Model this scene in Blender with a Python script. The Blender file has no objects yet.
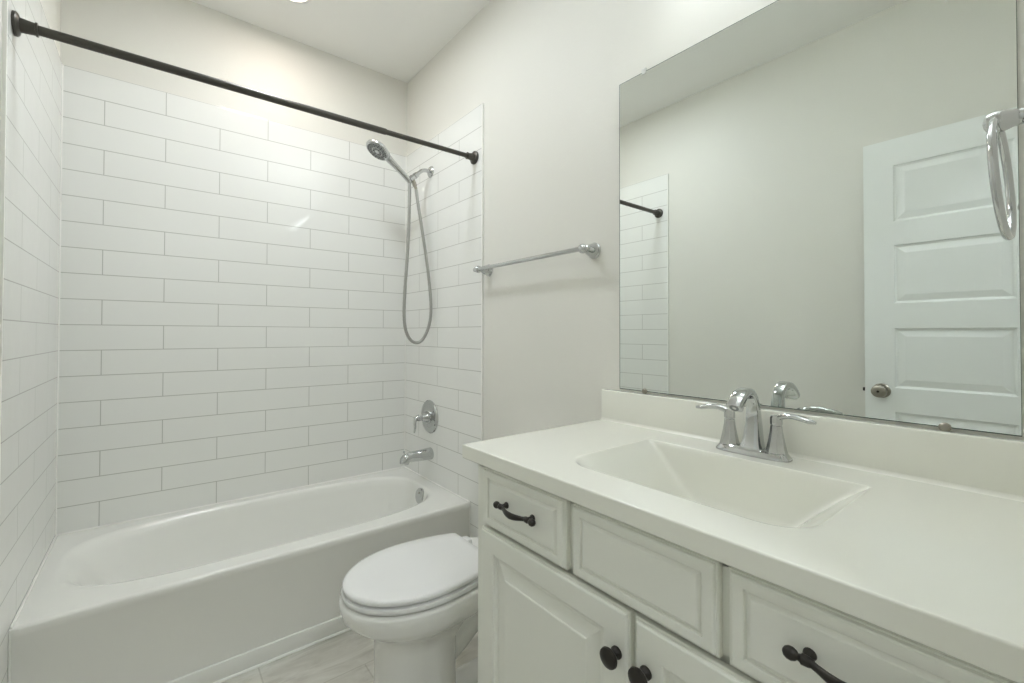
import bpy, bmesh, math
from mathutils import Vector, Matrix
R = math.radians
scene = bpy.context.scene
COL = scene.collection

# ------------------------------------------------------------------ camera
cam_data = bpy.data.cameras.new('camera')
cam = bpy.data.objects.new('camera', cam_data)
COL.objects.link(cam)
cam_data.sensor_fit = 'HORIZONTAL'
cam_data.sensor_width = 36.0
cam_data.lens = 36.0 * 440.75 / 1024.0
cam_data.shift_x = (512.0 - 489.88) / 1024.0
cam_data.shift_y = -(341.5 - 328.13) / 1024.0
cam_data.clip_start = 0.01
yaw, pitch, roll = R(37.1418), R(0.7375), R(-0.1405)
fwd = Vector((math.sin(yaw) * math.cos(pitch), math.cos(yaw) * math.cos(pitch), math.sin(pitch)))
rt = Vector((math.cos(yaw), -math.sin(yaw), 0.0))
dn = fwd.cross(rt)
r2 = rt * math.cos(roll) + dn * math.sin(roll)
d2 = -rt * math.sin(roll) + dn * math.cos(roll)
m = Matrix((r2, -d2, -fwd)).transposed().to_4x4()
m.translation = Vector((0.311, -2.446, 1.1772))
cam.matrix_world = m
scene.camera = cam

# ------------------------------------------------------------------ world, lights, exposure
world = bpy.data.worlds.new('world')
world.use_nodes = True
world.node_tree.nodes['Background'].inputs[0].default_value = (1.0, 0.98, 0.94, 1)
world.node_tree.nodes['Background'].inputs[1].default_value = 0.3
scene.world = world
scene.view_settings.view_transform = 'Standard'
scene.view_settings.look = 'None'
scene.view_settings.gamma = 1.0
scene.view_settings.use_curve_mapping = False
scene.view_settings.exposure = 0.66
scene.cycles.max_bounces = 20
scene.cycles.diffuse_bounces = 14
CAN_W, ROOM_FILL_W, HALL_FILL_W, VANITY_E, BULB_E, UPLIGHT_E = 1.3, 4.7, 7.0, 0.2, 4.5, 108.0
LIGHT_COL = (0.93, 1.0, 1.06)
WARM_COL = (1.0, 0.84, 0.72)

def disc_light(name, loc, size, watt, col=LIGHT_COL):
    l = bpy.data.lights.new(name, 'AREA')
    l.shape = 'DISK'
    l.size = size
    l.energy = watt
    l.color = col
    o = bpy.data.objects.new(name, l)
    COL.objects.link(o)
    o.location = loc
    return o
disc_light('tub_downlight_lamp', (0.789, -0.35, 2.700), 0.13, CAN_W, WARM_COL)
disc_light('room_ceiling_lamp', (0.75, -0.79, 2.6875), 0.25, ROOM_FILL_W)  # added soft fill from the ceiling, out of view, no known source
disc_light('hall_ceiling_lamp', (0.60, -3.35, 2.6875), 0.25, HALL_FILL_W)  # added fill shining in through the doorway from an unseen hallway

# ------------------------------------------------------------------ dimensions
W = 1.52            # tile face of the right wall (x); left tile face is x = 0, back tile face is y = 0
PT = 0.008          # painted walls lie this far behind the tile faces
ZC = 2.718          # ceiling
ZD = 0.3722         # tub deck
ZT = 2.2575         # top of the tile
YT = -0.790         # near end of tile, right wall
YTL = -0.815        # near end of tile, left wall
YW = -2.436         # wall beside the vanity
TY = -0.6954        # tub apron
ROW = (ZT - ZD) / 18.0
TILE = 0.4155

# ------------------------------------------------------------------ materials
def new_mat(name):
    mt = bpy.data.materials.new(name)
    mt.use_nodes = True
    nt = mt.node_tree
    return mt, nt, nt.nodes['Principled BSDF']

def N(nt, typ, **kw):
    n = nt.nodes.new(typ)
    for k, v in kw.items():
        setattr(n, k, v)
    return n

def math_node(nt, op, a, b=None, c=None):
    n = nt.nodes.new('ShaderNodeMath')
    n.operation = op
    for i, v in enumerate((a, b, c)):
        if v is None:
            continue
        if isinstance(v, (int, float)):
            n.inputs[i].default_value = v
        else:
            nt.links.new(v, n.inputs[i])
    return n.outputs[0]

def simple(name, col, rough=0.5, metal=0.0, bump=None, coat=0.0, spec=0.5, vary=0.0):
    mt, nt, p = new_mat(name)
    p.inputs['Base Color'].default_value = (*col, 1)
    p.inputs['Roughness'].default_value = rough
    p.inputs['Metallic'].default_value = metal
    p.inputs['Coat Weight'].default_value = coat
    p.inputs['Specular IOR Level'].default_value = spec
    tc = N(nt, 'ShaderNodeTexCoord')
    if bump:
        scale, strength, dist = bump
        nz = N(nt, 'ShaderNodeTexNoise')
        nz.inputs['Scale'].default_value = scale
        nz.inputs['Detail'].default_value = 2.0
        nt.links.new(tc.outputs['Object'], nz.inputs['Vector'])
        b = N(nt, 'ShaderNodeBump')
        b.inputs['Strength'].default_value = strength
        b.inputs['Distance'].default_value = dist
        nt.links.new(nz.outputs['Fac'], b.inputs['Height'])
        nt.links.new(b.outputs['Normal'], p.inputs['Normal'])
    if vary:
        nz = N(nt, 'ShaderNodeTexNoise')
        nz.inputs['Scale'].default_value = 6.0
        nt.links.new(tc.outputs['Object'], nz.inputs['Vector'])
        mr = N(nt, 'ShaderNodeMapRange')
        mr.inputs['To Min'].default_value = max(0.0, rough - vary)
        mr.inputs['To Max'].default_value = rough + vary
        nt.links.new(nz.outputs['Fac'], mr.inputs['Value'])
        nt.links.new(mr.outputs[0], p.inputs['Roughness'])
    return mt

WALL_C = (0.755, 0.745, 0.70)
M = {}
M['wall'] = simple('wall_paint', WALL_C, 0.55, bump=(160, 0.25, 0.0015))
M['ceiling'] = simple('ceiling_paint', (0.88, 0.875, 0.85), 0.8, bump=(140, 0.25, 0.0015))
M['trim'] = simple('trim_paint', (0.80, 0.80, 0.78), 0.35)
M['door'] = simple('door_paint', (0.84, 0.86, 0.85), 0.35)
M['acrylic'] = simple('tub_acrylic', (0.83, 0.83, 0.80), 0.18, coat=0.3, vary=0.03)
M['caulk'] = simple('white_caulk', (0.86, 0.86, 0.83), 0.4)
M['china'] = simple('vitreous_china', (0.80, 0.80, 0.78), 0.08, coat=0.5)
M['seat'] = simple('seat_plastic', (0.77, 0.77, 0.77), 0.2)
M['marble'] = simple('cultured_marble', (0.83, 0.83, 0.765), 0.16, coat=0.3, vary=0.03)
M['cabinet'] = simple('cabinet_paint', (0.80, 0.805, 0.75), 0.38)
M['cabinet_dark'] = simple('toe_kick_paint', (0.45, 0.45, 0.41), 0.6)
M['bronze'] = simple('dark_bronze', (0.030, 0.026, 0.022), 0.38, metal=0.4)
M['rod'] = simple('rod_bronze', (0.085, 0.080, 0.070), 0.36, metal=0.7)
M['chrome'] = simple('chrome', (0.56, 0.57, 0.57), 0.06, metal=1.0)
M['nickel'] = simple('satin_nickel', (0.36, 0.335, 0.29), 0.28, metal=1.0)
M['hose'] = simple('steel_hose', (0.42, 0.42, 0.40), 0.35, metal=1.0)
M['spray'] = simple('spray_face_grey', (0.20, 0.21, 0.21), 0.4)
M['nozzle'] = simple('nozzle_rubber', (0.035, 0.035, 0.035), 0.5)
M['mirror'] = simple('mirror_silver', (0.84, 0.875, 0.85), 0.0, metal=1.0)
M['mirror_edge'] = simple('mirror_edge_glass', (0.10, 0.13, 0.11), 0.2)
M['clip'] = simple('clear_clip_plastic', (0.75, 0.76, 0.74), 0.15)
M['black'] = simple('dark_hole', (0.02, 0.02, 0.02), 0.6)

def emit(name, col, s):
    mt, nt, p = new_mat(name)
    p.inputs['Base Color'].default_value = (0.9, 0.9, 0.88, 1)
    p.inputs['Emission Color'].default_value = (*col, 1)
    p.inputs['Emission Strength'].default_value = s
    return mt
M['lens'] = emit('lit_lens', WARM_COL, CAN_W * 1.2)
M['opal'] = emit('lit_opal_glass', LIGHT_COL, ROOM_FILL_W * 0.7)  # glow of the added bathroom fill fixture
M['opal_hall'] = emit('lit_hall_glass', LIGHT_COL, HALL_FILL_W * 0.12)  # glow of the added hallway fill fixture
M['shade'] = emit('lit_glass_shade', LIGHT_COL, VANITY_E)
M['bulb'] = emit('lit_bulb', LIGHT_COL, BULB_E)
M['bulb_top'] = emit('lit_bulb_top', LIGHT_COL, UPLIGHT_E)  # extra glow hidden in the shades, added to bounce light off the ceiling

def tile_mat(name, axis, off_even):
    """white glazed running-bond tile with grey grout; axis is the wall's horizontal axis"""
    mt, nt, p = new_mat(name)
    tc = N(nt, 'ShaderNodeTexCoord')
    sp = N(nt, 'ShaderNodeSeparateXYZ')
    nt.links.new(tc.outputs['Object'], sp.inputs[0])
    u = sp.outputs[axis]
    v = math_node(nt, 'DIVIDE', math_node(nt, 'SUBTRACT', sp.outputs['Z'], ZD), ROW)
    row = math_node(nt, 'FLOOR', v)
    par = math_node(nt, 'FLOORED_MODULO', row, 2.0)
    uu = math_node(nt, 'DIVIDE', math_node(nt, 'SUBTRACT', u, off_even), TILE)
    uu = math_node(nt, 'ADD', uu, math_node(nt, 'MULTIPLY', par, 0.5))
    def dist(t, size):
        f = math_node(nt, 'FRACT', t)
        return math_node(nt, 'MULTIPLY', math_node(nt, 'MINIMUM', f, math_node(nt, 'SUBTRACT', 1.0, f)), size)
    d = math_node(nt, 'MINIMUM', dist(uu, TILE), dist(v, ROW))
    mr = N(nt, 'ShaderNodeMapRange', interpolation_type='SMOOTHSTEP')
    mr.inputs['From Min'].default_value = 0.0010
    mr.inputs['From Max'].default_value = 0.0021
    nt.links.new(d, mr.inputs['Value'])
    mix = N(nt, 'ShaderNodeMix', data_type='RGBA')
    mix.inputs['A'].default_value = (0.50, 0.50, 0.475, 1)
    mix.inputs['B'].default_value = (0.83, 0.835, 0.815, 1)
    nt.links.new(mr.outputs[0], mix.inputs['Factor'])
    nt.links.new(mix.outputs['Result'], p.inputs['Base Color'])
    rg = N(nt, 'ShaderNodeMapRange')
    rg.inputs['To Min'].default_value = 0.14
    rg.inputs['To Max'].default_value = 0.07
    nt.links.new(mr.outputs[0], rg.inputs['Value'])
    nt.links.new(rg.outputs[0], p.inputs['Roughness'])
    h = N(nt, 'ShaderNodeMapRange', interpolation_type='SMOOTHSTEP')
    h.inputs['From Max'].default_value = 0.004
    nt.links.new(d, h.inputs['Value'])
    b = N(nt, 'ShaderNodeBump')
    b.inputs['Strength'].default_value = 0.12
    b.inputs['Distance'].default_value = 0.0008
    nt.links.new(h.outputs[0], b.inputs['Height'])
    nz = N(nt, 'ShaderNodeTexNoise')
    nz.inputs['Scale'].default_value = 9.0
    nt.links.new(tc.outputs['Object'], nz.inputs['Vector'])
    b2 = N(nt, 'ShaderNodeBump')
    b2.inputs['Strength'].default_value = 0.25
    b2.inputs['Distance'].default_value = 0.002
    nt.links.new(nz.outputs['Fac'], b2.inputs['Height'])
    nt.links.new(b.outputs['Normal'], b2.inputs['Normal'])
    nt.links.new(b2.outputs['Normal'], p.inputs['Normal'])
    return mt

def floor_mat():
    mt, nt, p = new_mat('floor_stone_look')
    tc = N(nt, 'ShaderNodeTexCoord')
    mp = N(nt, 'ShaderNodeMapping')
    mp.inputs['Scale'].default_value = (1.2, 4.5, 1)
    mp.inputs['Rotation'].default_value = (0, 0, 0)
    nt.links.new(tc.outputs['Object'], mp.inputs['Vector'])
    nz = N(nt, 'ShaderNodeTexNoise')
    nz.inputs['Scale'].default_value = 3.2
    nz.inputs['Detail'].default_value = 8
    nz.inputs['Roughness'].default_value = 0.62
    nz.inputs['Distortion'].default_value = 0.8
    nt.links.new(mp.outputs[0], nz.inputs['Vector'])
    cr = N(nt, 'ShaderNodeValToRGB')
    e = cr.color_ramp.elements
    e[0].position, e[0].color = 0.30, (0.42, 0.40, 0.355, 1)
    e[1].position, e[1].color = 0.72, (0.78, 0.77, 0.72, 1)
    e.new(0.5).color = (0.63, 0.615, 0.56, 1)
    nt.links.new(nz.outputs['Fac'], cr.inputs['Fac'])
    bk = N(nt, 'ShaderNodeTexBrick')
    bk.inputs['Color1'].default_value = (1, 1, 1, 1)
    bk.inputs['Color2'].default_value = (0.90, 0.90, 0.90, 1)
    bk.inputs['Mortar'].default_value = (0.75, 0.74, 0.72, 1)
    bk.inputs['Scale'].default_value = 1.0
    bk.inputs['Mortar Size'].default_value = 0.0025
    bk.inputs['Brick Width'].default_value = 0.61
    bk.inputs['Row Height'].default_value = 0.305
    nt.links.new(tc.outputs['Object'], bk.inputs['Vector'])
    mix = N(nt, 'ShaderNodeMix', data_type='RGBA', blend_type='MULTIPLY')
    mix.inputs['Factor'].default_value = 1.0
    nt.links.new(cr.outputs['Color'], mix.inputs['A'])
    nt.links.new(bk.outputs['Color'], mix.inputs['B'])
    nt.links.new(mix.outputs['Result'], p.inputs['Base Color'])
    p.inputs['Roughness'].default_value = 0.4
    return mt
M['floor'] = floor_mat()
M['tile_back'] = tile_mat('tile_back', 'X', 0.130)
M['tile_left'] = tile_mat('tile_left', 'Y', -0.617)
M['tile_right'] = tile_mat('tile_right', 'Y', -0.590)

# ------------------------------------------------------------------ mesh helpers
def obj(name, bm, mat, parent=None, smooth=None):
    """link bm as one mesh object; smooth = auto-smooth angle in degrees, or None for flat"""
    bmesh.ops.recalc_face_normals(bm, faces=bm.faces)
    if smooth is not None:
        for f in bm.faces:
            f.smooth = True
        for e in bm.edges:
            if len(e.link_faces) == 2 and e.calc_face_angle(0) > R(smooth):
                e.smooth = False
    me = bpy.data.meshes.new(name)
    bm.to_mesh(me)
    bm.free()
    o = bpy.data.objects.new(name, me)
    COL.objects.link(o)
    mats = mat if isinstance(mat, (list, tuple)) else [mat]
    for x in mats:
        me.materials.append(x)
    if parent is not None:
        o.parent = parent
        o.matrix_parent_inverse = parent.matrix_basis.inverted()
    return o

def thing(name, label, cat, loc):
    o = bpy.data.objects.new(name, None)
    o.empty_display_size = 0.05
    o.location = loc
    COL.objects.link(o)
    o['label'] = label
    o['category'] = cat
    return o

def tag(o, label, cat):
    o['label'] = label
    o['category'] = cat
    return o

def structure(o, label=None):
    o['kind'] = 'structure'
    if label:
        o['label'] = label
    return o

def box(bm, x0, x1, y0, y1, z0, z1, bevel=0.0, seg=2):
    t = bmesh.new()
    vs = [t.verts.new((x, y, z)) for x in (min(x0, x1), max(x0, x1)) for y in (min(y0, y1), max(y0, y1)) for z in (min(z0, z1), max(z0, z1))]
    for f in ((0, 1, 3, 2), (4, 6, 7, 5), (0, 4, 5, 1), (2, 3, 7, 6), (0, 2, 6, 4), (1, 5, 7, 3)):
        t.faces.new([vs[i] for i in f])
    bmesh.ops.recalc_face_normals(t, faces=t.faces)
    if bevel:
        bmesh.ops.bevel(t, geom=list(t.edges), offset=bevel, segments=seg, profile=0.5, affect='EDGES')
    merge(bm, t)
    return bm

def merge(bm, t):
    me = bpy.data.meshes.new('tmp')
    t.to_mesh(me)
    t.free()
    bm.from_mesh(me)
    bpy.data.meshes.remove(me)

def loft(bm, rings, cap0=True, cap1=True, closed=True):
    rows = [[bm.verts.new(p) for p in r] for r in rings]
    n = len(rows[0])
    for a, b in zip(rows, rows[1:]):
        for i in range(n if closed else n - 1):
            j = (i + 1) % n
            try:
                bm.faces.new((a[i], a[j], b[j], b[i]))
            except ValueError:
                pass
    if cap0:
        bm.faces.new(rows[0][::-1])
    if cap1:
        bm.faces.new(rows[-1])
    return rows

def frame(d):
    d = Vector(d).normalized()
    a = Vector((0, 0, 1)) if abs(d.z) < 0.9 else Vector((1, 0, 0))
    u = d.cross(a).normalized()
    return d, u, d.cross(u).normalized()

def lathe(bm, origin, axis, profile, seg=32):
    """profile = [(distance along axis, radius)]"""
    d, u, w = frame(axis)
    o = Vector(origin)
    rings = []
    for t, r in profile:
        r = max(r, 1e-5)
        rings.append([o + d * t + (u * math.cos(2 * math.pi * k / seg) + w * math.sin(2 * math.pi * k / seg)) * r for k in range(seg)])
    loft(bm, rings)
    return bm

def spline(pts, n=8):
    """Catmull-Rom through pts"""
    P = [Vector(p) for p in pts]
    P = [P[0] * 2 - P[1]] + P + [P[-1] * 2 - P[-2]]
    out = []
    for i in range(1, len(P) - 2):
        a, b, c, d = P[i - 1], P[i], P[i + 1], P[i + 2]
        for k in range(n):
            t = k / n
            out.append(0.5 * ((2 * b) + (c - a) * t + (2 * a - 5 * b + 4 * c - d) * t * t + (3 * b - a - 3 * c + d) * t ** 3))
    out.append(P[-2])
    return out

def tube(bm, path, radius, seg=14, side=None, flat=1.0, power=2.0):
    """sweep; radius a number or a list; side fixes the frame's first axis; flat scales the second axis; power > 2 squares the section"""
    P = [Vector(p) for p in path]
    n = len(P)
    rad = radius if isinstance(radius, (list, tuple)) else [radius] * n
    rings = []
    u = None
    for i in range(n):
        t = (P[min(i + 1, n - 1)] - P[max(i - 1, 0)]).normalized()
        if side is not None:
            u = Vector(side)
            u = (u - t * u.dot(t)).normalized()
        elif u is None:
            _, u, _ = frame(t)
        else:
            u = (u - t * u.dot(t)).normalized()
        w = t.cross(u)
        ring = []
        r = rad[i]
        ru, rw = r if isinstance(r, (list, tuple)) else (r, r * flat)
        for k in range(seg):
            a = 2 * math.pi * k / seg
            c, s = math.cos(a), math.sin(a)
            q = 1.0 / (abs(c) ** power + abs(s) ** power) ** (1.0 / power)
            ring.append(P[i] + u * (c * q * ru) + w * (s * q * rw))
        rings.append(ring)
    loft(bm, rings)
    return bm

def interp(vals, n):
    """resample a list of numbers to n values"""
    out = []
    for i in range(n):
        t = i / (n - 1) * (len(vals) - 1)
        k = min(int(t), len(vals) - 2)
        out.append(vals[k] + (vals[k + 1] - vals[k]) * (t - k))
    return out

def ball(bm, c, r, seg=20):
    lathe(bm, Vector(c) - Vector((0, 0, r)), (0, 0, 1), [(r - r * math.cos(math.pi * k / 12), r * math.sin(math.pi * k / 12)) for k in range(13)], seg)

def torus(bm, c, u, w, R0, r, seg=48, sub=12):
    c, u, w = Vector(c), Vector(u).normalized(), Vector(w).normalized()
    nrm = u.cross(w)
    rows = []
    for i in range(seg):
        a = 2 * math.pi * i / seg
        d = u * math.cos(a) + w * math.sin(a)
        rows.append([bm.verts.new(c + d * (R0 + r * math.cos(2 * math.pi * k / sub)) + nrm * r * math.sin(2 * math.pi * k / sub)) for k in range(sub)])
    for i in range(seg):
        for k in range(sub):
            bm.faces.new((rows[i][k], rows[(i + 1) % seg][k], rows[(i + 1) % seg][(k + 1) % sub], rows[i][(k + 1) % sub]))

def nested(bm, x, out, y0, y1, z0, z1, profile, back=None):
    """concentric rectangular loops on a plane x = const, facing out (+1/-1 along x); profile = [(inset, height toward out)];
    back = x of the rear face (closes the slab)"""
    rings = []
    def rect(i, xx):
        return [Vector((xx, a, b)) for a, b in ((y0 + i, z0 + i), (y1 - i, z0 + i), (y1 - i, z1 - i), (y0 + i, z1 - i))]
    if back is not None:
        rings.append(rect(0, back))
    for i, h in profile:
        rings.append(rect(i, x + out * h))
    loft(bm, rings, cap0=back is not None)

def quad(bm, pts, mi=0):
    f = bm.faces.new([bm.verts.new(p) for p in pts])
    f.material_index = mi
    return f

# ------------------------------------------------------------------ room shell
b = bmesh.new(); box(b, -0.4, 1.9, -4.2, 0.2, -0.10, 0.0)
structure(obj('floor', b, M['floor']))
b = bmesh.new(); box(b, -0.4, 1.9, -4.2, 0.2, ZC, ZC + 0.1)
structure(obj('ceiling', b, M['ceiling']))
b = bmesh.new(); box(b, -0.12, W + 0.12, PT, 0.12, 0, ZC)
wall_back = structure(obj('wall_back', b, M['wall']))
b = bmesh.new(); box(b, W + PT, W + 0.12, YW - 0.115, PT, 0, ZC)
wall_right = structure(obj('wall_right', b, M['wall']))
b = bmesh.new(); box(b, -0.12, -PT, YW - 0.115, PT, 0, ZC)
wall_left = structure(obj('wall_left', b, M['wall']))
# wall with the doorway the photograph is taken from
DX0, DX1, DZ = 0.042, 0.905, 2.085
b = bmesh.new()
box(b, -PT, DX0, YW - 0.115, YW, 0, ZC)
box(b, DX1, W + PT, YW - 0.115, YW, 0, ZC)
box(b, DX0, DX1, YW - 0.115, YW, DZ, ZC)
structure(obj('wall_front', b, M['wall']))
# hallway beyond the doorway
b = bmesh.new()
box(b, -0.35, 1.85, -4.12, -4.0, 0, ZC)
box(b, -0.35, -0.23, -4.0, YW - 0.115, 0, ZC)
box(b, 1.73, 1.85, -4.0, YW - 0.115, 0, ZC)
box(b, -0.23, -0.12, YW - 0.115, YW, 0, ZC)
box(b, W + 0.12, 1.73, YW - 0.115, YW, 0, ZC)
structure(obj('wall_hall', b, M['wall']))
b = bmesh.new()
box(b, W + PT - 0.013, W + PT, -1.50, YT - 0.006, 0, 0.095, 0.003)
structure(obj('baseboard_right', b, M['trim'], smooth=40))
b = bmesh.new()
box(b, -PT, -PT + 0.013, YW, YTL - 0.006, 0, 0.095, 0.003)
structure(obj('baseboard_left', b, M['trim'], smooth=40))

# tile surround: part of the walls
b = bmesh.new(); box(b, 0, W, 0, PT, ZD - 0.02, ZT)
obj('tile_panel', b, M['tile_back'], wall_back)
b = bmesh.new(); box(b, W, W + PT, YT + 0.006, 0, 0, ZT)
obj('tile_panel', b, M['tile_right'], wall_right)
b = bmesh.new(); box(b, -PT, 0, YTL + 0.006, 0, 0, ZT)
obj('tile_panel', b, M['tile_left'], wall_left)
b = bmesh.new(); box(b, W - 0.0012, W + PT, YT, YT + 0.006, 0, ZT, 0.001)
obj('tile_edge_trim', b, M['caulk'], wall_right)
b = bmesh.new(); box(b, -PT, 0.0012, YTL, YTL + 0.006, 0, ZT, 0.001)
obj('tile_edge_trim', b, M['caulk'], wall_left)
b = bmesh.new(); tube(b, [(0.0, 0.0, ZD), (0.0, 0.0, ZT)], 0.004, 10)
obj('corner_caulk', b, M['caulk'], wall_left, 40)
b = bmesh.new(); tube(b, [(W, 0.0, ZD), (W, 0.0, ZT)], 0.004, 10)
obj('corner_caulk', b, M['caulk'], wall_right, 40)

# ------------------------------------------------------------------ open door with five panels (seen in the mirror)
DF = 0.075                        # room-side face of the open door
DY0, DY1 = -2.425, -1.857         # hinge side, latch side
DTOP = 2.066
door = structure(obj('door_1', box(bmesh.new(), DF - 0.035, DF - 0.009, DY0, DY1, 0.012, DTOP), M['door']),
                 'open white five panel door folded back against the left wall')
b = bmesh.new()
PY0, PY1 = DY0 + 0.105, DY1 - 0.105
pz = [(0.195, 0.457), (0.568, 0.829), (0.938, 1.207), (1.320, 1.583), (1.690, 1.946)]
box(b, DF - 0.009, DF, DY0, PY0, 0.012, DTOP)
box(b, DF - 0.009, DF, PY1, DY1, 0.012, DTOP)
zs = [0.012] + [z for p in pz for z in p] + [DTOP]
for k in range(0, len(zs), 2):
    box(b, DF - 0.009, DF, PY0, PY1, zs[k], zs[k + 1])
obj('door_frame', b, M['door'], door)
for z0, z1 in pz:
    b = bmesh.new()
    nested(b, DF, 1, PY0, PY1, z0, z1, [(0.0, -0.0005), (0.004, -0.006), (0.010, -0.0085), (0.038, -0.002), (0.042, -0.002)])
    obj('door_panel', b, M['door'], door)
KY, KZ = -1.916, 0.921
b = bmesh.new()
lathe(b, (DF - 0.001, KY, KZ), (1, 0, 0), [(0, 0.033), (0.004, 0.033), (0.008, 0.029), (0.010, 0.013), (0.026, 0.012), (0.030, 0.016),
      (0.036, 0.025), (0.046, 0.0285), (0.055, 0.027), (0.062, 0.019), (0.064, 0.006), (0.0635, 0.0)], 32)
knob = obj('door_knob', b, M['nickel'], door, 35)
b = bmesh.new(); lathe(b, (DF + 0.0625, KY, KZ), (1, 0, 0), [(0, 0.005), (0.0025, 0.005), (0.003, 0.0)], 16)
obj('privacy_button', b, M['bronze'], knob, 35)
b = bmesh.new(); box(b, DF - 0.027, DF - 0.008, DY1 - 0.0005, DY1 + 0.0015, KZ - 0.028, KZ + 0.028, 0.0005)
box(b, DF - 0.024, DF - 0.011, DY1, DY1 + 0.011, KZ - 0.008, KZ + 0.008, 0.002)
obj('latch', b, M['bronze'], door)
for z in (0.25, 1.04, 1.85):
    b = bmesh.new(); lathe(b, (DF - 0.0385, DY0 - 0.004, z - 0.045), (0, 0, 1), [(0, 0.005), (0.09, 0.005)], 12)
    obj('hinge', b, M['nickel'], door, 40)

# ------------------------------------------------------------------ bathtub
def rect_uv(n):
    """points round the square |u|,|v| <= 1, n per side, corners included"""
    out = []
    for s in range(4):
        for k in range(n):
            t = -1 + 2 * k / n
            out.append([(t, -1), (1, t), (-t, 1), (-1, -t)][s])
    return out
def sup(u, v, n):
    q = 1.0 / (abs(u) ** n + abs(v) ** n) ** (1.0 / n)
    return u * q, v * q
UV = rect_uv(24)
def rr_ring(x0, x1, y0, y1, z, n=None):
    cx, cy, hx, hy = (x0 + x1) / 2, (y0 + y1) / 2, (x1 - x0) / 2, (y1 - y0) / 2
    out = []
    for u, v in UV:
        if n is not None:
            u, v = sup(u, v, n)
        out.append(Vector((cx + hx * u, cy + hy * v, z)))
    return out
tub = thing('bathtub', 'white alcove bathtub with a flat front apron below the subway tile', 'bathtub', (0.76, -0.35, 0))
E0 = 0.0004
b = bmesh.new()
def outer(i, z):
    return rr_ring(E0, W - E0, TY + i, -E0, z)
rings = [outer(0.004, 0.062), outer(0.0, ZD - 0.034), outer(-0.004, ZD - 0.028), outer(-0.004, ZD - 0.008), outer(-0.0015, ZD - 0.002), outer(0.004, ZD), outer(0.012, ZD)]
rings += [
    rr_ring(0.044, 1.456, -0.628, -0.042, ZD, 3.7),
    rr_ring(0.052, 1.448, -0.622, -0.048, ZD, 3.6),
    rr_ring(0.062, 1.440, -0.615, -0.054, ZD - 0.003, 3.4),
    rr_ring(0.078, 1.434, -0.608, -0.060, ZD - 0.012, 3.3),
    rr_ring(0.110, 1.427, -0.600, -0.068, ZD - 0.040, 3.2),
    rr_ring(0.160, 1.414, -0.590, -0.080, ZD - 0.110, 3.2),
    rr_ring(0.215, 1.396, -0.578, -0.096, ZD - 0.190, 3.2),
    rr_ring(0.265, 1.365, -0.560, -0.118, ZD - 0.255, 3.2),
    rr_ring(0.330, 1.300, -0.525, -0.155, ZD - 0.285, 3.0),
    rr_ring(0.480, 1.180, -0.440, -0.240, ZD - 0.292, 2.6),
]
loft(b, rings, cap0=False)
obj('basin', b, M['acrylic'], tub, 50)
b = bmesh.new(); box(b, E0, W - E0, TY - 0.004, TY + 0.03, 0.0, 0.062, 0.003)
obj('apron_base', b, M['acrylic'], tub, 40)
b = bmesh.new(); tube(b, [(E0, -0.0055, ZD + 0.001), (W - E0, -0.0055, ZD + 0.001)], 0.004, 8)
for x_ in (0.0037, W - 0.0037):
    tube(b, [(x_, -0.0055, ZD + 0.0005), (x_, TY, ZD + 0.0002)], 0.0036, 10)
obj('wall_caulk', b, M['caulk'], tub, 40)
for x_ in (0.0027, W - 0.0027):
    b = bmesh.new(); tube(b, [(x_, TY - 0.002, 0.002), (x_, TY - 0.002, ZD - 0.004)], 0.0026, 10)
    obj('apron_caulk', b, M['caulk'], tub, 40)
b = bmesh.new(); tube(b, [(E0, TY - 0.006, 0.002), (W - E0, TY - 0.006, 0.002)], 0.0055, 10)
obj('floor_caulk', b, M['caulk'], tub, 40)
b = bmesh.new()
oc = Vector((1.4245, -0.375, 0.325)); oax = Vector((-0.98, 0, 0.14))
lathe(b, oc, oax, [(-0.004, 0.041), (0.004, 0.041), (0.009, 0.037), (0.010, 0.030), (0.009, 0.0)], 32)
ovf = obj('overflow_plate', b, M['chrome'], tub, 35)
for s in (-1, 1):
    b = bmesh.new()
    c = oc + oax * 0.009 + Vector((0, 0, 0.017 * s))
    lathe(b, c, oax, [(0, 0.004), (0.0025, 0.004), (0.003, 0.0)], 12)
    obj('screw', b, M['nickel'], ovf, 35)
b = bmesh.new(); lathe(b, (1.15, -0.34, ZD - 0.2925), (0, 0, 1), [(0, 0.034), (0.003, 0.034), (0.005, 0.028), (0.003, 0.022), (0.010, 0.020), (0.012, 0.0)], 28)
obj('drain', b, M['chrome'], tub, 35)

# ------------------------------------------------------------------ shower rod
rod = thing('shower_rod', 'dark bronze shower curtain rod spanning the alcove above the bathtub', 'shower rod', (0.76, -0.742, 2.0))
PL, PR = Vector((0, -0.748, 2.003)), Vector((W, -0.728, 2.019))
ax = (PR - PL).normalized()
L = (PR - PL).length
b = bmesh.new(); lathe(b, PL + ax * 0.03, ax, [(0, 0.0127), (1.03, 0.0127), (1.034, 0.0118)], 24)
obj('outer_tube', b, M['rod'], rod, 35)
b = bmesh.new(); lathe(b, PL + ax * 1.0, ax, [(0, 0.0105), (L - 1.03, 0.0105)], 24)
obj('inner_tube', b, M['rod'], rod, 35)
for p, a, rr in ((PL, ax, 0.0127), (PR, -ax, 0.0105)):
    b = bmesh.new()
    lathe(b, p + a * 0.0005, a, [(0, 0.031), (0.006, 0.031), (0.010, 0.027), (0.0125, 0.0185), (0.041, rr + 0.0030), (0.0415, rr + 0.0055), (0.046, rr + 0.0055), (0.0465, rr + 0.001)], 32)
    obj('end_flange', b, M['rod'], rod, 35)

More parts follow.
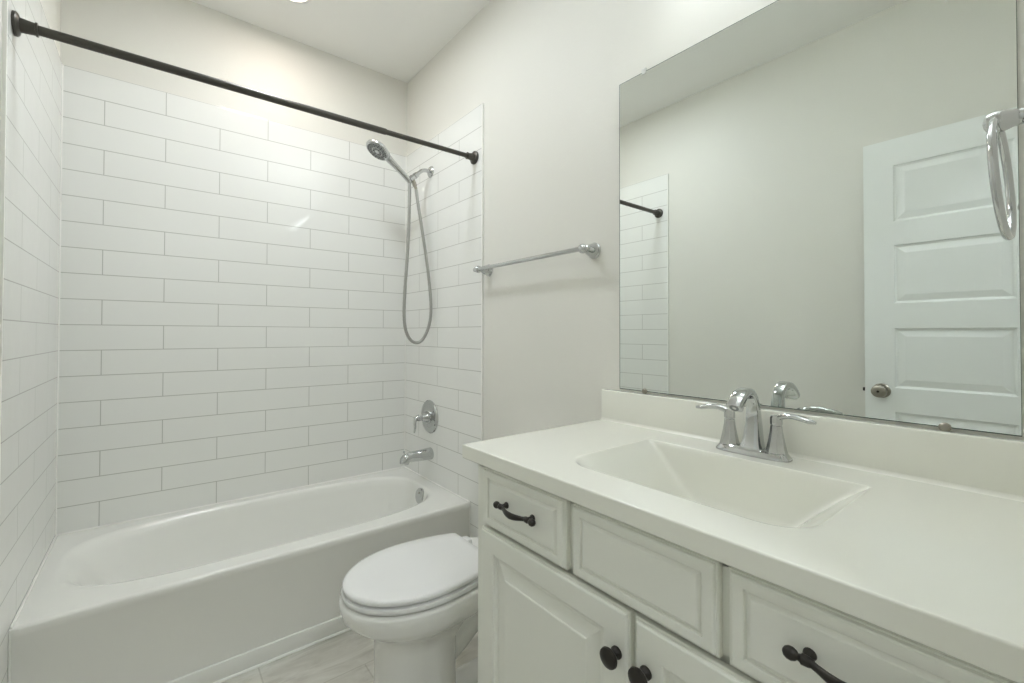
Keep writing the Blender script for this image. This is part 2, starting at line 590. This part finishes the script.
# ------------------------------------------------------------------ shower arm and hand shower
SY = -0.305
arm = thing('shower_mount', 'chrome shower arm with wall flange and hand shower holder', 'shower arm', (W, SY, 2.075))
b = bmesh.new(); lathe(b, (W, SY, 2.075), (-1, 0, 0), [(0, 0.032), (0.003, 0.032), (0.009, 0.027), (0.012, 0.014), (0.014, 0.011)], 28)
obj('wall_flange', b, M['chrome'], arm, 35)
b = bmesh.new(); tube(b, spline([(W - 0.005, SY, 2.075), (1.487, SY, 2.076), (1.462, SY, 2.068), (1.440, SY, 2.049), (1.426, SY, 2.036)]), 0.0105, 16)
obj('arm_pipe', b, M['chrome'], arm, 35)
HP = Vector((1.392, SY, 2.004))           # holder centre
b = bmesh.new()
a0 = Vector((1.434, SY, 2.043)); dd = (HP - a0).normalized()
lathe(b, a0, dd, [(0, 0.012), (0.002, 0.0155), (0.022, 0.0165), (0.026, 0.013), (0.034, 0.013), (0.037, 0.018), (0.060, 0.016), (0.06, 0.012), (0.061, 0.0)], 24)
obj('holder', b, M['chrome'], arm, 35)
b = bmesh.new()
lathe(b, (1.408, SY - 0.004, 2.006), (0.30, -0.1, -0.95), [(0, 0.010), (0.020, 0.0115), (0.034, 0.0115), (0.037, 0.0085), (0.052, 0.008)], 18)
obj('hose_outlet', b, M['nickel'], arm, 35)

hs = thing('hand_shower', 'chrome hand shower with a round multi-nozzle head resting in its holder', 'hand shower', HP)
HC = Vector((1.206, SY, 2.110))           # centre of the spray face
HN = Vector((-0.50, -0.02, -0.865)).normalized()
b = bmesh.new()
lathe(b, HC, -HN, [(0.0, 0.057), (0.001, 0.0635), (0.006, 0.066), (0.014, 0.065), (0.022, 0.056), (0.030, 0.038), (0.034, 0.018), (0.035, 0.0)], 40)
head = obj('head_shell', b, M['chrome'], hs, 35)
b = bmesh.new()
lathe(b, HC + HN * 0.0015, -HN, [(0.0, 0.0), (0.0002, 0.055), (0.004, 0.0585)], 40)
obj('spray_face', b, M['spray'], head, 35)
b = bmesh.new()
_, fu, fw = frame(HN)
for n_, rr in ((8, 0.021), (14, 0.037), (20, 0.049)):
    for k in range(n_):
        a = 2 * math.pi * k / n_
        c = HC + (fu * math.cos(a) + fw * math.sin(a)) * rr + HN * 0.001
        lathe(b, c, HN, [(0, 0.0028), (0.0022, 0.0024), (0.0026, 0.0)], 8)
obj('nozzles', b, M['nozzle'], head)['kind'] = 'stuff'
b = bmesh.new()
torus(b, HC + HN * 0.0012, fu, fw, 0.0265, 0.0022, 40, 8)
torus(b, HC + HN * 0.0012, fu, fw, 0.056, 0.0022, 48, 8)
lathe(b, HC + HN * 0.0005, HN, [(0, 0.013), (0.003, 0.012), (0.004, 0.0)], 20)
obj('face_rings', b, M['chrome'], head, 35)
b = bmesh.new()
hp = spline([HC - HN * 0.018 + Vector((0.030, 0, -0.012)), (1.268, SY, 2.089), (1.310, SY, 2.058), (1.350, SY, 2.028), (1.384, SY, 2.000), (1.391, SY, 1.985)], 6)
tube(b, hp, interp([0.020, 0.0190, 0.0160, 0.0150, 0.0145, 0.0115], len(hp)), 18)
obj('handle', b, M['chrome'], hs, 35)
b = bmesh.new()
hose = spline([(1.390, SY, 1.990), (1.388, SY - 0.002, 1.90), (1.383, SY - 0.005, 1.75), (1.372, SY - 0.01, 1.58), (1.358, SY - 0.014, 1.41), (1.352, SY - 0.017, 1.28),
               (1.360, SY - 0.022, 1.195), (1.385, SY - 0.03, 1.143), (1.420, SY - 0.038, 1.129), (1.452, SY - 0.046, 1.152), (1.480, SY - 0.052, 1.215), (1.492, SY - 0.055, 1.30),
               (1.486, SY - 0.050, 1.43), (1.468, SY - 0.040, 1.60), (1.446, SY - 0.028, 1.76), (1.432, SY - 0.015, 1.88), (1.424, SY - 0.008, 1.955)], 10)
tube(b, hose, [0.0086 if k % 2 else 0.0079 for k in range(len(hose))], 12)
obj('hose', b, M['hose'], hs, 60)

# ------------------------------------------------------------------ valve and tub spout
vt = thing('shower_valve', 'chrome shower valve with round plate and curved lever on the tiled wall', 'shower valve', (W, SY, 0.720))
b = bmesh.new(); lathe(b, (W, SY, 0.720), (-1, 0, 0), [(0, 0.091), (0.003, 0.091), (0.008, 0.086), (0.011, 0.074), (0.009, 0.067), (0.012, 0.048), (0.014, 0.0)], 48)
obj('escutcheon', b, M['chrome'], vt, 30)
b = bmesh.new(); lathe(b, (W - 0.010, SY, 0.720), (-1, 0, 0), [(0, 0.036), (0.004, 0.036), (0.006, 0.031), (0.02, 0.029), (0.036, 0.021), (0.048, 0.017), (0.060, 0.018), (0.068, 0.0165), (0.073, 0.010), (0.074, 0.0)], 32)
obj('valve_dome', b, M['chrome'], vt, 30)
b = bmesh.new()
lv = spline([(1.462, SY, 0.716), (1.444, SY, 0.722), (1.432, SY, 0.715), (1.427, SY, 0.695), (1.428, SY, 0.670), (1.424, SY, 0.642)], 6)
tube(b, lv, [(a, c) for a, c in zip(interp([0.012, 0.011, 0.011, 0.010, 0.0105, 0.008], len(lv)), interp([0.012, 0.010, 0.008, 0.006, 0.005, 0.003], len(lv)))], 16, side=(0, 1, 0))
obj('lever', b, M['chrome'], vt, 35)

sp = thing('tub_spout', 'chrome tub spout with diverter knob just above the bathtub rim', 'tub spout', (W, -0.315, 0.517))
b = bmesh.new()
SPY = -0.315
pth = spline([(W, SPY, 0.520), (1.47, SPY, 0.520), (1.42, SPY, 0.520), (1.392, SPY, 0.520), (1.374, SPY, 0.516), (1.364, SPY, 0.506), (1.360, SPY, 0.490)], 5)
tube(b, pth, interp([0.033, 0.030, 0.0275, 0.026, 0.0265, 0.0265, 0.024], len(pth)), 24)
spb = obj('spout_body', b, M['nickel'], sp, 40)
spb.data.materials[0] = M['chrome']
b = bmesh.new(); lathe(b, (1.361, SPY, 0.538), (-0.05, 0, 1), [(0, 0.003), (0.012, 0.003), (0.0125, 0.0065), (0.017, 0.0065), (0.019, 0.004), (0.0195, 0.0)], 16)
obj('diverter_knob', b, M['chrome'], sp, 35)

# ------------------------------------------------------------------ toilet
TC = -1.195
toilet = thing('toilet', 'white elongated toilet with its lid closed between bathtub and vanity', 'toilet', (1.1, TC, 0))
def egg(xf, xm, xb, hw, k, n=3.0, m=48):
    """closed outline: elliptical front from xf to xm, then sides narrowing by k to a rounded back at xb"""
    half = []
    for i in range(m // 2):
        a = math.pi / 2 * i / (m // 2)
        half.append((xm - (xm - xf) * math.cos(a), hw * math.sin(a)))
    for i in range(m // 2 + 1):
        s = i / (m // 2)
        s2 = math.sin(s * math.pi / 2)
        w_ = hw * (1 - k * s2 * s2) * (1 - s2 ** (n * 4)) ** (1.0 / n) if s < 1 else 0.0
        half.append((xm + (xb - xm) * s2, w_))
    pts = half + [(x, -y) for x, y in half[-2:0:-1]]
    return pts
def ering(z, *a, **kw):
    return [Vector((x, TC + y, z)) for x, y in egg(*a, **kw)]
b = bmesh.new()
loft(b, [
    ering(0.0, 0.830, 0.94, 1.075, 0.112, 0.05), ering(0.012, 0.828, 0.94, 1.075, 0.113, 0.05), ering(0.03, 0.836, 0.94, 1.075, 0.106, 0.05),
    ering(0.15, 0.842, 0.94, 1.075, 0.103, 0.05), ering(0.245, 0.840, 0.94, 1.075, 0.106, 0.08), ering(0.285, 0.830, 0.95, 1.11, 0.114, 0.1),
    ering(0.306, 0.812, 0.96, 1.18, 0.134, 0.2), ering(0.324, 0.790, 0.97, 1.24, 0.155, 0.25), ering(0.340, 0.760, 0.97, 1.28, 0.169, 0.3),
    ering(0.358, 0.744, 0.97, 1.31, 0.176, 0.32), ering(0.380, 0.737, 0.97, 1.32, 0.180, 0.33), ering(0.400, 0.736, 0.97, 1.32, 0.181, 0.33),
    ering(0.407, 0.742, 0.97, 1.32, 0.176, 0.33), ering(0.4085, 0.755, 0.97, 1.31, 0.163, 0.33)])
box(b, 1.16, 1.46, TC - 0.115, TC + 0.115, 0.355, 0.4065, 0.015, 4)
tr = spline([(1.02, TC, 0.15), (1.10, TC, 0.20), (1.19, TC, 0.26), (1.29, TC, 0.27), (1.35, TC, 0.19), (1.36, TC, 0.07), (1.36, TC, 0.001)], 6)
tube(b, tr, interp([0.07, 0.072, 0.074, 0.072, 0.068, 0.064, 0.066], len(tr)), 20)
loft(b, [ering(z, 0.95, 1.15, 1.45, h, 0.1) for z, h in ((0.0, 0.055), (0.012, 0.054), (0.018, 0.045))])
obj('bowl', b, M['china'], toilet, 50)
b = bmesh.new()
loft(b, [ering(0.4125, 0.752, 0.97, 1.19, 0.163, 0.26), ering(0.414, 0.743, 0.97, 1.195, 0.172, 0.26), ering(0.421, 0.740, 0.97, 1.197, 0.1745, 0.26),
         ering(0.427, 0.743, 0.97, 1.195, 0.172, 0.26), ering(0.429, 0.752, 0.97, 1.19, 0.163, 0.26)])
obj('seat', b, M['seat'], toilet, 50)
b = bmesh.new()
kw = dict(n=16.0)
loft(b, [ering(0.4325, 0.754, 0.97, 1.190, 0.158, 0.25, **kw), ering(0.434, 0.746, 0.97, 1.195, 0.166, 0.25, **kw), ering(0.441, 0.744, 0.97, 1.196, 0.168, 0.25, **kw),
         ering(0.4465, 0.747, 0.97, 1.194, 0.165, 0.25, **kw), ering(0.449, 0.757, 0.97, 1.190, 0.157, 0.25, **kw), ering(0.4502, 0.80, 0.97, 1.17, 0.12, 0.25, **kw)])
obj('lid', b, M['seat'], toilet, 50)
for s in (-1, 1):
    b = bmesh.new(); box(b, 1.185, 1.225, TC + s * 0.075 - 0.02, TC + s * 0.075 + 0.02, 0.408, 0.440, 0.006, 3)
    obj('seat_hinge', b, M['seat'], toilet, 40)
b = bmesh.new()
TX0, TX1 = 1.325, 1.508
def trect(i, z, n=9):
    return rr_ring(TX0 + i, TX1 - i * 0.4, TC - 0.178 + i, TC + 0.178 - i, z, n)
loft(b, [trect(0.03, 0.4070), trect(0.018, 0.415), trect(0.010, 0.46), trect(0.004, 0.58), trect(0.0, 0.690)])
obj('tank', b, M['china'], toilet, 50)
b = bmesh.new()
loft(b, [trect(-0.002, 0.6905), trect(-0.009, 0.693), trect(-0.010, 0.712), trect(-0.007, 0.719), trect(0.004, 0.722)])
obj('tank_lid', b, M['china'], toilet, 50)
b = bmesh.new()
lathe(b, (TX0 + 0.002, TC + 0.125, 0.65), (-1, 0, 0), [(0, 0.014), (0.006, 0.014), (0.012, 0.009), (0.018, 0.009)], 18)
tube(b, [(TX0 - 0.016, TC + 0.125, 0.65), (TX0 - 0.018, TC + 0.09, 0.647), (TX0 - 0.018, TC + 0.055, 0.643)], [0.006, 0.007, 0.008], 12, flat=0.6)
obj('flush_lever', b, M['chrome'], toilet, 35)
for s in (-1, 1):
    b = bmesh.new(); lathe(b, (1.20, TC + s * 0.094, 0.035), (0, 0, 1), [(0, 0.014), (0.010, 0.013), (0.017, 0.008), (0.019, 0.0)], 16)
    obj('bolt_cap', b, M['seat'], toilet, 40)

# ------------------------------------------------------------------ vanity cabinet
FX, CX = 0.970, 0.952             # face frame plane, front of the doors and drawers
CY0, CY1 = YW + 0.004, -1.529
ZTOP = 0.8565
van = thing('vanity_cabinet', 'pale greige vanity cabinet with three drawer fronts and two raised panel doors', 'cabinet', (1.24, -1.98, 0))
b = bmesh.new()
box(b, FX, FX + 0.019, CY1 - 0.056, CY1, 0.10, ZTOP)
box(b, FX, FX + 0.019, CY0, CY0 + 0.012, 0.10, ZTOP)
box(b, FX, FX + 0.019, CY0, CY1, 0.10, 0.126)
box(b, FX, FX + 0.019, CY0, CY1, 0.842, ZTOP)
box(b, FX + 0.010, FX + 0.019, CY0, CY1, 0.69, 0.73)
for ys, z0, z1 in ((-1.8515, 0.715, 0.85), (-2.144, 0.715, 0.85), (-1.994, 0.12, 0.70)):
    box(b, FX, FX + 0.019, ys - 0.016, ys + 0.016, z0, z1)
box(b, FX + 0.019, 1.524, CY1 - 0.016, CY1, 0.0, ZTOP)
box(b, FX + 0.019, 1.524, CY0, CY0 + 0.016, 0.0, ZTOP)
box(b, FX + 0.019, 1.524, CY0 + 0.016, CY1 - 0.016, 0.10, 0.118)
box(b, 1.512, 1.524, CY0 + 0.016, CY1 - 0.016, 0.118, 0.73)
obj('cabinet_case', b, M['cabinet'], van)
b = bmesh.new(); box(b, FX + 0.07, FX + 0.085, CY0 + 0.016, CY1 - 0.016, 0.0, 0.10)
obj('toe_kick', b, M['cabinet_dark'], van)
edge = [(0.0, -0.017), (0.0, -0.008), (0.002, -0.005), (0.004, -0.005), (0.0055, -0.001), (0.008, 0.0)]
def drawer_front(y0, y1, pull):
    b = bmesh.new()
    nested(b, CX, -1, y0, y1, 0.7125, 0.851, edge + [(0.021, 0.0), (0.0225, -0.0045), (0.0250, -0.0045), (0.030, -0.0002), (0.0315, 0.0005)], back=FX - 0.0005)
    d = obj('drawer', b, M['cabinet'], van)
    if pull:
        yc, zc = pull, 0.787
        bx_ = CX - 0.0175
        b = bmesh.new()
        for q in (-1, 1):
            lathe(b, (CX, yc + q * 0.0435, zc), (-1, 0, 0), [(0, 0.0075), (0.003, 0.0072), (0.007, 0.0048), (0.0175, 0.0048), (0.020, 0.003)], 16)
            lathe(b, (bx_, yc + q * 0.0345, zc), (0, q, 0.0), [(0.0, 0.0045), (0.005, 0.0062), (0.012, 0.0066), (0.014, 0.0048), (0.0165, 0.0040), (0.0185, 0.0062), (0.0225, 0.0080), (0.0270, 0.0078), (0.0305, 0.0058), (0.0325, 0.0025), (0.033, 0.0)], 18)
        p_ = spline([(bx_, yc + 0.0385, zc), (bx_ - 0.003, yc + 0.030, zc - 0.001), (bx_ - 0.009, yc + 0.015, zc - 0.002), (bx_ - 0.011, yc, zc - 0.0025),
                     (bx_ - 0.009, yc - 0.015, zc - 0.002), (bx_ - 0.003, yc - 0.030, zc - 0.001), (bx_, yc - 0.0385, zc)], 6)
        tube(b, p_, [(u_, w_) for u_, w_ in zip(interp([0.0048, 0.0048, 0.0066, 0.0075, 0.0066, 0.0048, 0.0048], len(p_)), interp([0.0045, 0.0040, 0.0042, 0.0046, 0.0042, 0.0040, 0.0045], len(p_)))], 14, side=(0, 0, 1))
        obj('pull_handle', b, M['bronze'], d, 40)
drawer_front(-1.843, -1.570, -1.709)
drawer_front(-2.137, -1.860, None)
drawer_front(-2.430, -2.151, -2.293)
def cab_door(y0, y1, ky):
    b = bmesh.new()
    nested(b, CX, -1, y0, y1, 0.118, 0.7045, edge + [(0.050, 0.0), (0.052, -0.003), (0.056, -0.004), (0.059, -0.009), (0.066, -0.009), (0.092, -0.0025), (0.094, -0.0010), (0.097, -0.0005)], back=FX - 0.0005)
    d = obj('door', b, M['cabinet'], van)
    b = bmesh.new()
    lathe(b, (CX, ky, 0.627), (-1, 0, 0), [(0, 0.0105), (0.003, 0.0105), (0.006, 0.0075), (0.012, 0.0062), (0.016, 0.0075), (0.0185, 0.0150), (0.022, 0.0172), (0.026, 0.0165), (0.029, 0.0115), (0.0305, 0.005), (0.031, 0.0)], 28)
    obj('door_knob', b, M['bronze'], d, 35)
cab_door(-1.989, -1.563, -1.966)
cab_door(-2.430, -1.999, -2.023)

# ------------------------------------------------------------------ vanity top with moulded sink
top = thing('countertop', 'off-white cultured marble countertop with moulded rectangular sink and backsplash', 'countertop', (1.24, -1.96, ZTOP))
KX0, KX1, KY0, KY1, KZ0, KZ1 = 0.9438, W + PT - 0.001, YW + 0.001, -1.4943, 0.857, 0.8926
b = bmesh.new()
UV = rect_uv(64)
def krect(i, z):
    return rr_ring(KX0 + i, KX1 - i * 0.2, KY0 + i * 0.2, KY1 - i, z)
BX0, BX1, BY0, BY1 = 1.046, 1.381, -2.216, -1.750
def basin(d, l, f, bk, rf, rb):
    """rounded-rectangle ring d below the top; l, f, bk inset the ends, front and back; rf, rb round the front and back corners"""
    x0, x1, y0, y1 = BX0 + f, BX1 - bk, BY0 + l, BY1 - l
    cx, cy, hx, hy = (x0 + x1) / 2, (y0 + y1) / 2, (x1 - x0) / 2, (y1 - y0) / 2
    out = []
    for u, v in UV:
        px, py = u * hx, v * hy
        r = rf if u < 0 else rb
        qx, qy = hx - r, hy - r
        if abs(px) > qx and abs(py) > qy:
            dx, dy = abs(px) - qx, abs(py) - qy
            k = r / math.hypot(dx, dy)
            px, py = math.copysign(qx + dx * k, px), math.copysign(qy + dy * k, py)
        out.append(Vector((cx + px, cy + py, KZ1 - d)))
    return out
loft(b, [rr_ring(BX0 - 0.02, BX1 + 0.02, BY0 - 0.03, BY1 + 0.03, KZ0), krect(0.002, KZ0), krect(0.0, KZ0 + 0.002), krect(0.0, KZ0 + 0.004), krect(0.0, KZ1 - 0.004),
         krect(0.0, KZ1 - 0.0022), krect(0.0007, KZ1 - 0.0007), krect(0.0022, KZ1), krect(0.004, KZ1),
         basin(0.0, -0.006, -0.006, -0.005, 0.072, 0.012), basin(0.0, -0.003, -0.003, -0.003, 0.072, 0.012), basin(0.0006, -0.0005, -0.0005, -0.0008, 0.071, 0.011), basin(0.0030, 0.002, 0.0015, 0.0006, 0.071, 0.011),
         basin(0.012, 0.015, 0.006, 0.0020, 0.071, 0.011), basin(0.035, 0.041, 0.017, 0.0050, 0.070, 0.012), basin(0.070, 0.076, 0.027, 0.0090, 0.066, 0.013),
         basin(0.105, 0.108, 0.038, 0.0140, 0.060, 0.016), basin(0.128, 0.130, 0.054, 0.0230, 0.045, 0.025), basin(0.138, 0.155, 0.080, 0.0450, 0.035, 0.030),
         basin(0.141, 0.180, 0.115, 0.085, 0.025, 0.025)], cap0=False)
obj('countertop_slab', b, M['marble'], top, 60)
UV = rect_uv(24)
b = bmesh.new()
box(b, W - 0.020, W + PT - 0.0008, KY0, KY1, KZ1 - 0.002, 0.9925, 0.003, 3)
cove = [(W - 0.0198, KZ1 - 0.001)] + [(W - 0.0198 - 0.009 * (1 - math.cos(a)), KZ1 + 0.009 * (1 - math.sin(a))) for a in [k * math.pi / 12 for k in range(7)]] + [(W - 0.0288, KZ1 - 0.001)]
loft(b, [[Vector((cx_, yy, cz_)) for cx_, cz_ in cove] for yy in (KY0 + 0.0005, KY1 - 0.0005)])
obj('backsplash', b, M['marble'], top, 40)
b = bmesh.new(); lathe(b, (1.215, -1.983, KZ1 - 0.1372), (0, 0, 1), [(0, 0.031), (0.002, 0.031), (0.003, 0.026), (0.001, 0.022), (0.006, 0.019), (0.007, 0.0)], 28)
obj('sink_drain', b, M['chrome'], top, 35)

# ------------------------------------------------------------------ faucet
FC = Vector((1.443, -1.985, KZ1))
fau = thing('bathroom_faucet', 'chrome centerset faucet with two lever handles behind the vanity sink', 'faucet', FC)
b = bmesh.new()
def fring(hx, hy, z, n=3.2):
    return rr_ring(FC.x - hx, FC.x + hx, FC.y - hy, FC.y + hy, FC.z + z, n)
loft(b, [fring(0.028, 0.081, 0.0), fring(0.0285, 0.0815, 0.003), fring(0.027, 0.080, 0.007), fring(0.0235, 0.076, 0.012), fring(0.021, 0.073, 0.0165), fring(0.019, 0.070, 0.018)])
obj('base_plate', b, M['chrome'], fau, 35)
def facet(bm, c, rows, rot=0.0, n=8):
    loft(bm, [[Vector((c[0] + r * math.cos(2 * math.pi * (k + rot) / n), c[1] + r * math.sin(2 * math.pi * (k + rot) / n), c[2] + z)) for k in range(n)] for z, r in rows])
for s in (-1, 1):
    c = (FC.x, FC.y + s * 0.0515, FC.z + 0.016)
    b = bmesh.new()
    facet(b, c, [(0.0, 0.0225), (0.006, 0.0205), (0.025, 0.0165), (0.048, 0.0125), (0.060, 0.0115), (0.061, 0.0105), (0.063, 0.0105)], 0.5)
    body = obj('handle_body', b, M['chrome'], fau)
    b = bmesh.new()
    facet(b, c, [(0.0632, 0.0120), (0.0775, 0.0122), (0.083, 0.0105), (0.085, 0.005)], 0.5)
    z = c[2]
    lp = spline([(c[0], c[1] - s * 0.004, z + 0.074), (c[0], c[1] + s * 0.010, z + 0.082), (c[0] - 0.003, c[1] + s * 0.028, z + 0.0865), (c[0] - 0.006, c[1] + s * 0.048, z + 0.0850),
                 (c[0] - 0.009, c[1] + s * 0.067, z + 0.0815), (c[0] - 0.011, c[1] + s * 0.079, z + 0.0800)], 6)
    tube(b, lp, [(a, q) for a, q in zip(interp([0.010, 0.0095, 0.0085, 0.0095, 0.0095, 0.003], len(lp)), interp([0.009, 0.0075, 0.0065, 0.0062, 0.0058, 0.003], len(lp)))], 16, side=(1, 0, 0))
    obj('lever', b, M['chrome'], body, 40)
b = bmesh.new()
z = FC.z
sp_ = spline([(FC.x + 0.002, FC.y, z + 0.010), (FC.x + 0.006, FC.y, z + 0.035), (FC.x + 0.009, FC.y, z + 0.075), (FC.x + 0.004, FC.y, z + 0.118), (FC.x - 0.012, FC.y, z + 0.143),
              (FC.x - 0.034, FC.y, z + 0.151), (FC.x - 0.058, FC.y, z + 0.146), (FC.x - 0.078, FC.y, z + 0.133), (FC.x - 0.092, FC.y, z + 0.118)], 6)
tube(b, sp_, [(a, q) for a, q in zip(interp([0.026, 0.020, 0.0160, 0.0135, 0.0130, 0.0140, 0.0155, 0.0165, 0.017], len(sp_)),
                                      interp([0.024, 0.0185, 0.0140, 0.0110, 0.0095, 0.0095, 0.0105, 0.0115, 0.0125], len(sp_)))], 24, side=(0, 1, 0), power=4.0)
obj('spout', b, M['chrome'], fau, 32)
b = bmesh.new()
lathe(b, (FC.x + 0.026, FC.y, FC.z + 0.010), (0, 0, 1), [(0, 0.0025), (0.062, 0.0025), (0.063, 0.005), (0.068, 0.006), (0.073, 0.005), (0.075, 0.0)], 16)
obj('lift_rod', b, M['chrome'], fau, 35)
b = bmesh.new()
lathe(b, (FC.x - 0.0905, FC.y, FC.z + 0.1195), (-0.68, 0, -0.73), [(0, 0.0095), (0.003, 0.0095), (0.0028, 0.007), (0.001, 0.0)], 18)
obj('aerator', b, M['spray'], fau, 35)

# ------------------------------------------------------------------ mirror
MX = W + PT - 0.0052
mir = thing('wall_mirror', 'large frameless wall mirror held by small clips above the vanity backsplash', 'mirror', (W, -1.97, 1.0))
b = bmesh.new()
MY0, MY1, MZ0, MZ1 = -2.392, -1.5502, 0.9987, 2.0003
def mrect(x, i):
    return [Vector((x, a, c)) for a, c in ((MY0 + i, MZ0 + i), (MY1 - i, MZ0 + i), (MY1 - i, MZ1 - i), (MY0 + i, MZ1 - i))]
loft(b, [mrect(W + PT - 0.0004, 0), mrect(MX + 0.0004, 0), mrect(MX, 0.0004), [Vector((MX, a, c)) for a, c in ((MY0 + 0.0006, MZ0 + 0.0022), (MY1 - 0.0022, MZ0 + 0.0022), (MY1 - 0.0022, MZ1 - 0.0022), (MY0 + 0.0006, MZ1 - 0.0022))]])
for f in b.faces:
    f.material_index = 0 if f.calc_area() > 0.5 and f.calc_center_median().x < MX + 1e-4 else 1
obj('mirror_glass', b, [M['mirror'], M['mirror_edge']], mir)
for y in (-1.643, -2.297):
    b = bmesh.new()
    box(b, MX - 0.0025, W + PT - 0.0004, y - 0.007, y + 0.007, MZ1 - 0.008, MZ1 + 0.010, 0.001)
    lathe(b, (MX + 0.002, y, MZ1 + 0.004), (-1, 0, 0), [(0, 0.004), (0.006, 0.004), (0.007, 0.0)], 12)
    obj('top_clip', b, M['clip'], mir, 40)
    b = bmesh.new()
    lathe(b, (MX - 0.0002, y, MZ0 + 0.001), (-1, 0, 0), [(0, 0.009), (0.002, 0.009), (0.0045, 0.006), (0.005, 0.0)], 20)
    obj('bottom_clip', b, M['nickel'], mir, 35)

# ------------------------------------------------------------------ towel bar
bar = thing('towel_bar', 'chrome towel bar on the painted wall above the toilet', 'towel bar', (W, -1.14, 1.467))
BXX = W - 0.055
YA, YB, ZB = -1.442, -0.832, 1.468
for y, s in ((YA, -1), (YB, 1)):
    b = bmesh.new()
    lathe(b, (W + PT, y, ZB), (-1, 0, 0), [(0, 0.028), (0.004, 0.028), (0.008, 0.025), (0.014, 0.0235), (0.030, 0.0185), (0.042, 0.0125), (0.046, 0.0115), (0.049, 0.0135), (0.056, 0.016), (0.063, 0.0165), (0.071, 0.0135), (0.076, 0.008), (0.0775, 0.0)], 32)
    pst = obj('post', b, M['chrome'], bar, 30)
    b = bmesh.new()
    lathe(b, (BXX, y, ZB), (0, s, 0), [(0.010, 0.011), (0.016, 0.0115), (0.019, 0.009), (0.022, 0.0095), (0.027, 0.0085), (0.031, 0.004), (0.032, 0.0)], 20)
    obj('finial', b, M['chrome'], pst, 35)
b = bmesh.new(); lathe(b, (BXX, YA, ZB), (0, 1, 0), [(0, 0.0085), (YB - YA, 0.0085)], 20)
obj('bar', b, M['chrome'], bar, 35)

# ------------------------------------------------------------------ towel ring on the wall beside the vanity
RX, RY, RZ = 1.205, -2.388, 1.462
ring = thing('towel_ring', 'chrome towel ring hanging from a post beside the mirror', 'towel ring', (RX, YW, RZ))
b = bmesh.new()
lathe(b, (RX, YW, RZ), (0, 1, 0), [(0, 0.026), (0.004, 0.026), (0.008, 0.022), (0.014, 0.013), (0.024, 0.010), (0.034, 0.011), (0.040, 0.0135), (0.050, 0.0145), (0.057, 0.012), (0.060, 0.006), (0.061, 0.0)], 28)
obj('post', b, M['chrome'], ring, 30)
b = bmesh.new()
torus(b, (RX, RY - 0.004, RZ - 0.078), (1, -0.030, 0), (0, 0.055, 1), 0.077, 0.0046)
obj('ring_loop', b, M['chrome'], ring, 60)

# ------------------------------------------------------------------ recessed light, added fill fixtures, vanity light
def downlight(x, y, label):
    t = thing('recessed_light', label, 'ceiling light', (x, y, ZC))
    b = bmesh.new()
    lathe(b, (x, y, ZC), (0, 0, -1), [(0.0, 0.082), (0.004, 0.080), (0.006, 0.072), (0.004, 0.066), (0.0, 0.065)], 40)
    obj('trim_ring', b, M['trim'], t, 40)
    b = bmesh.new()
    lathe(b, (x, y, ZC), (0, 0, -1), [(0.0, 0.0645), (0.005, 0.0645), (0.0052, 0.0)], 40)
    obj('lens', b, M['lens'], t, 40)
downlight(0.789, -0.350, 'round recessed ceiling light above the bathtub')
def fill_fixture(x, y, glass, label):  # invented fixture around an added fill lamp, kept out of view
    t = thing('flush_ceiling_light', label, 'ceiling light', (x, y, ZC))
    b = bmesh.new()
    lathe(b, (x, y, ZC), (0, 0, -1), [(0.0, 0.145), (0.012, 0.145), (0.020, 0.140), (0.022, 0.132)], 48)
    obj('metal_base', b, M['trim'], t, 40)
    b = bmesh.new()
    lathe(b, (x, y, ZC - 0.0222), (0, 0, -1), [(0.0, 0.131), (0.004, 0.130), (0.0065, 0.12), (0.007, 0.0)], 48)
    obj('glass_diffuser', b, M[glass], t, 40)
fill_fixture(0.75, -0.79, 'opal', 'round flush ceiling light over the middle of the bathroom')
fill_fixture(0.60, -3.35, 'opal_hall', 'round flush ceiling light in the hallway outside the door')
vl = thing('vanity_light', 'three shade chrome vanity light on the wall above the mirror', 'wall light', (W, -1.98, 2.32))
b = bmesh.new(); box(b, W + PT - 0.024, W + PT, -2.26, -1.70, 2.290, 2.380, 0.006, 3)
obj('back_plate', b, M['chrome'], vl, 40)
for y in (-1.80, -1.98, -2.16):
    b = bmesh.new()
    tube(b, spline([(W - 0.01, y, 2.335), (1.48, y, 2.325), (1.45, y, 2.300), (1.435, y, 2.275)]), 0.008, 12)
    torus(b, (1.38, y, 2.275), (1, 0, 0), (0, 1, 0), 0.051, 0.004, 32, 8)
    a = obj('light_arm', b, M['chrome'], vl, 35)
    b = bmesh.new()
    rings = []
    for r_, z_ in ((0.050, 2.330), (0.050, 2.222), (0.047, 2.222), (0.047, 2.330)):
        rings.append([Vector((1.38 + r_ * math.cos(2 * math.pi * k / 28), y + r_ * math.sin(2 * math.pi * k / 28), z_)) for k in range(28)])
    loft(b, rings + [rings[0]], cap0=False, cap1=False)
    obj('glass_shade', b, M['shade'], vl, 40)
    b = bmesh.new()
    lathe(b, (1.38, y, 2.312), (0, 0, -1), [(0, 0.030), (0.004, 0.036), (0.040, 0.036), (0.100, 0.036), (0.112, 0.028), (0.117, 0.012), (0.118, 0.0)], 24)
    for f in b.faces:
        f.material_index = 1 if f.calc_center_median().z > 2.27 else 0  # upper part glows far stronger, as added up-light
    obj('bulb', b, [M['bulb'], M['bulb_top']], a, 40)
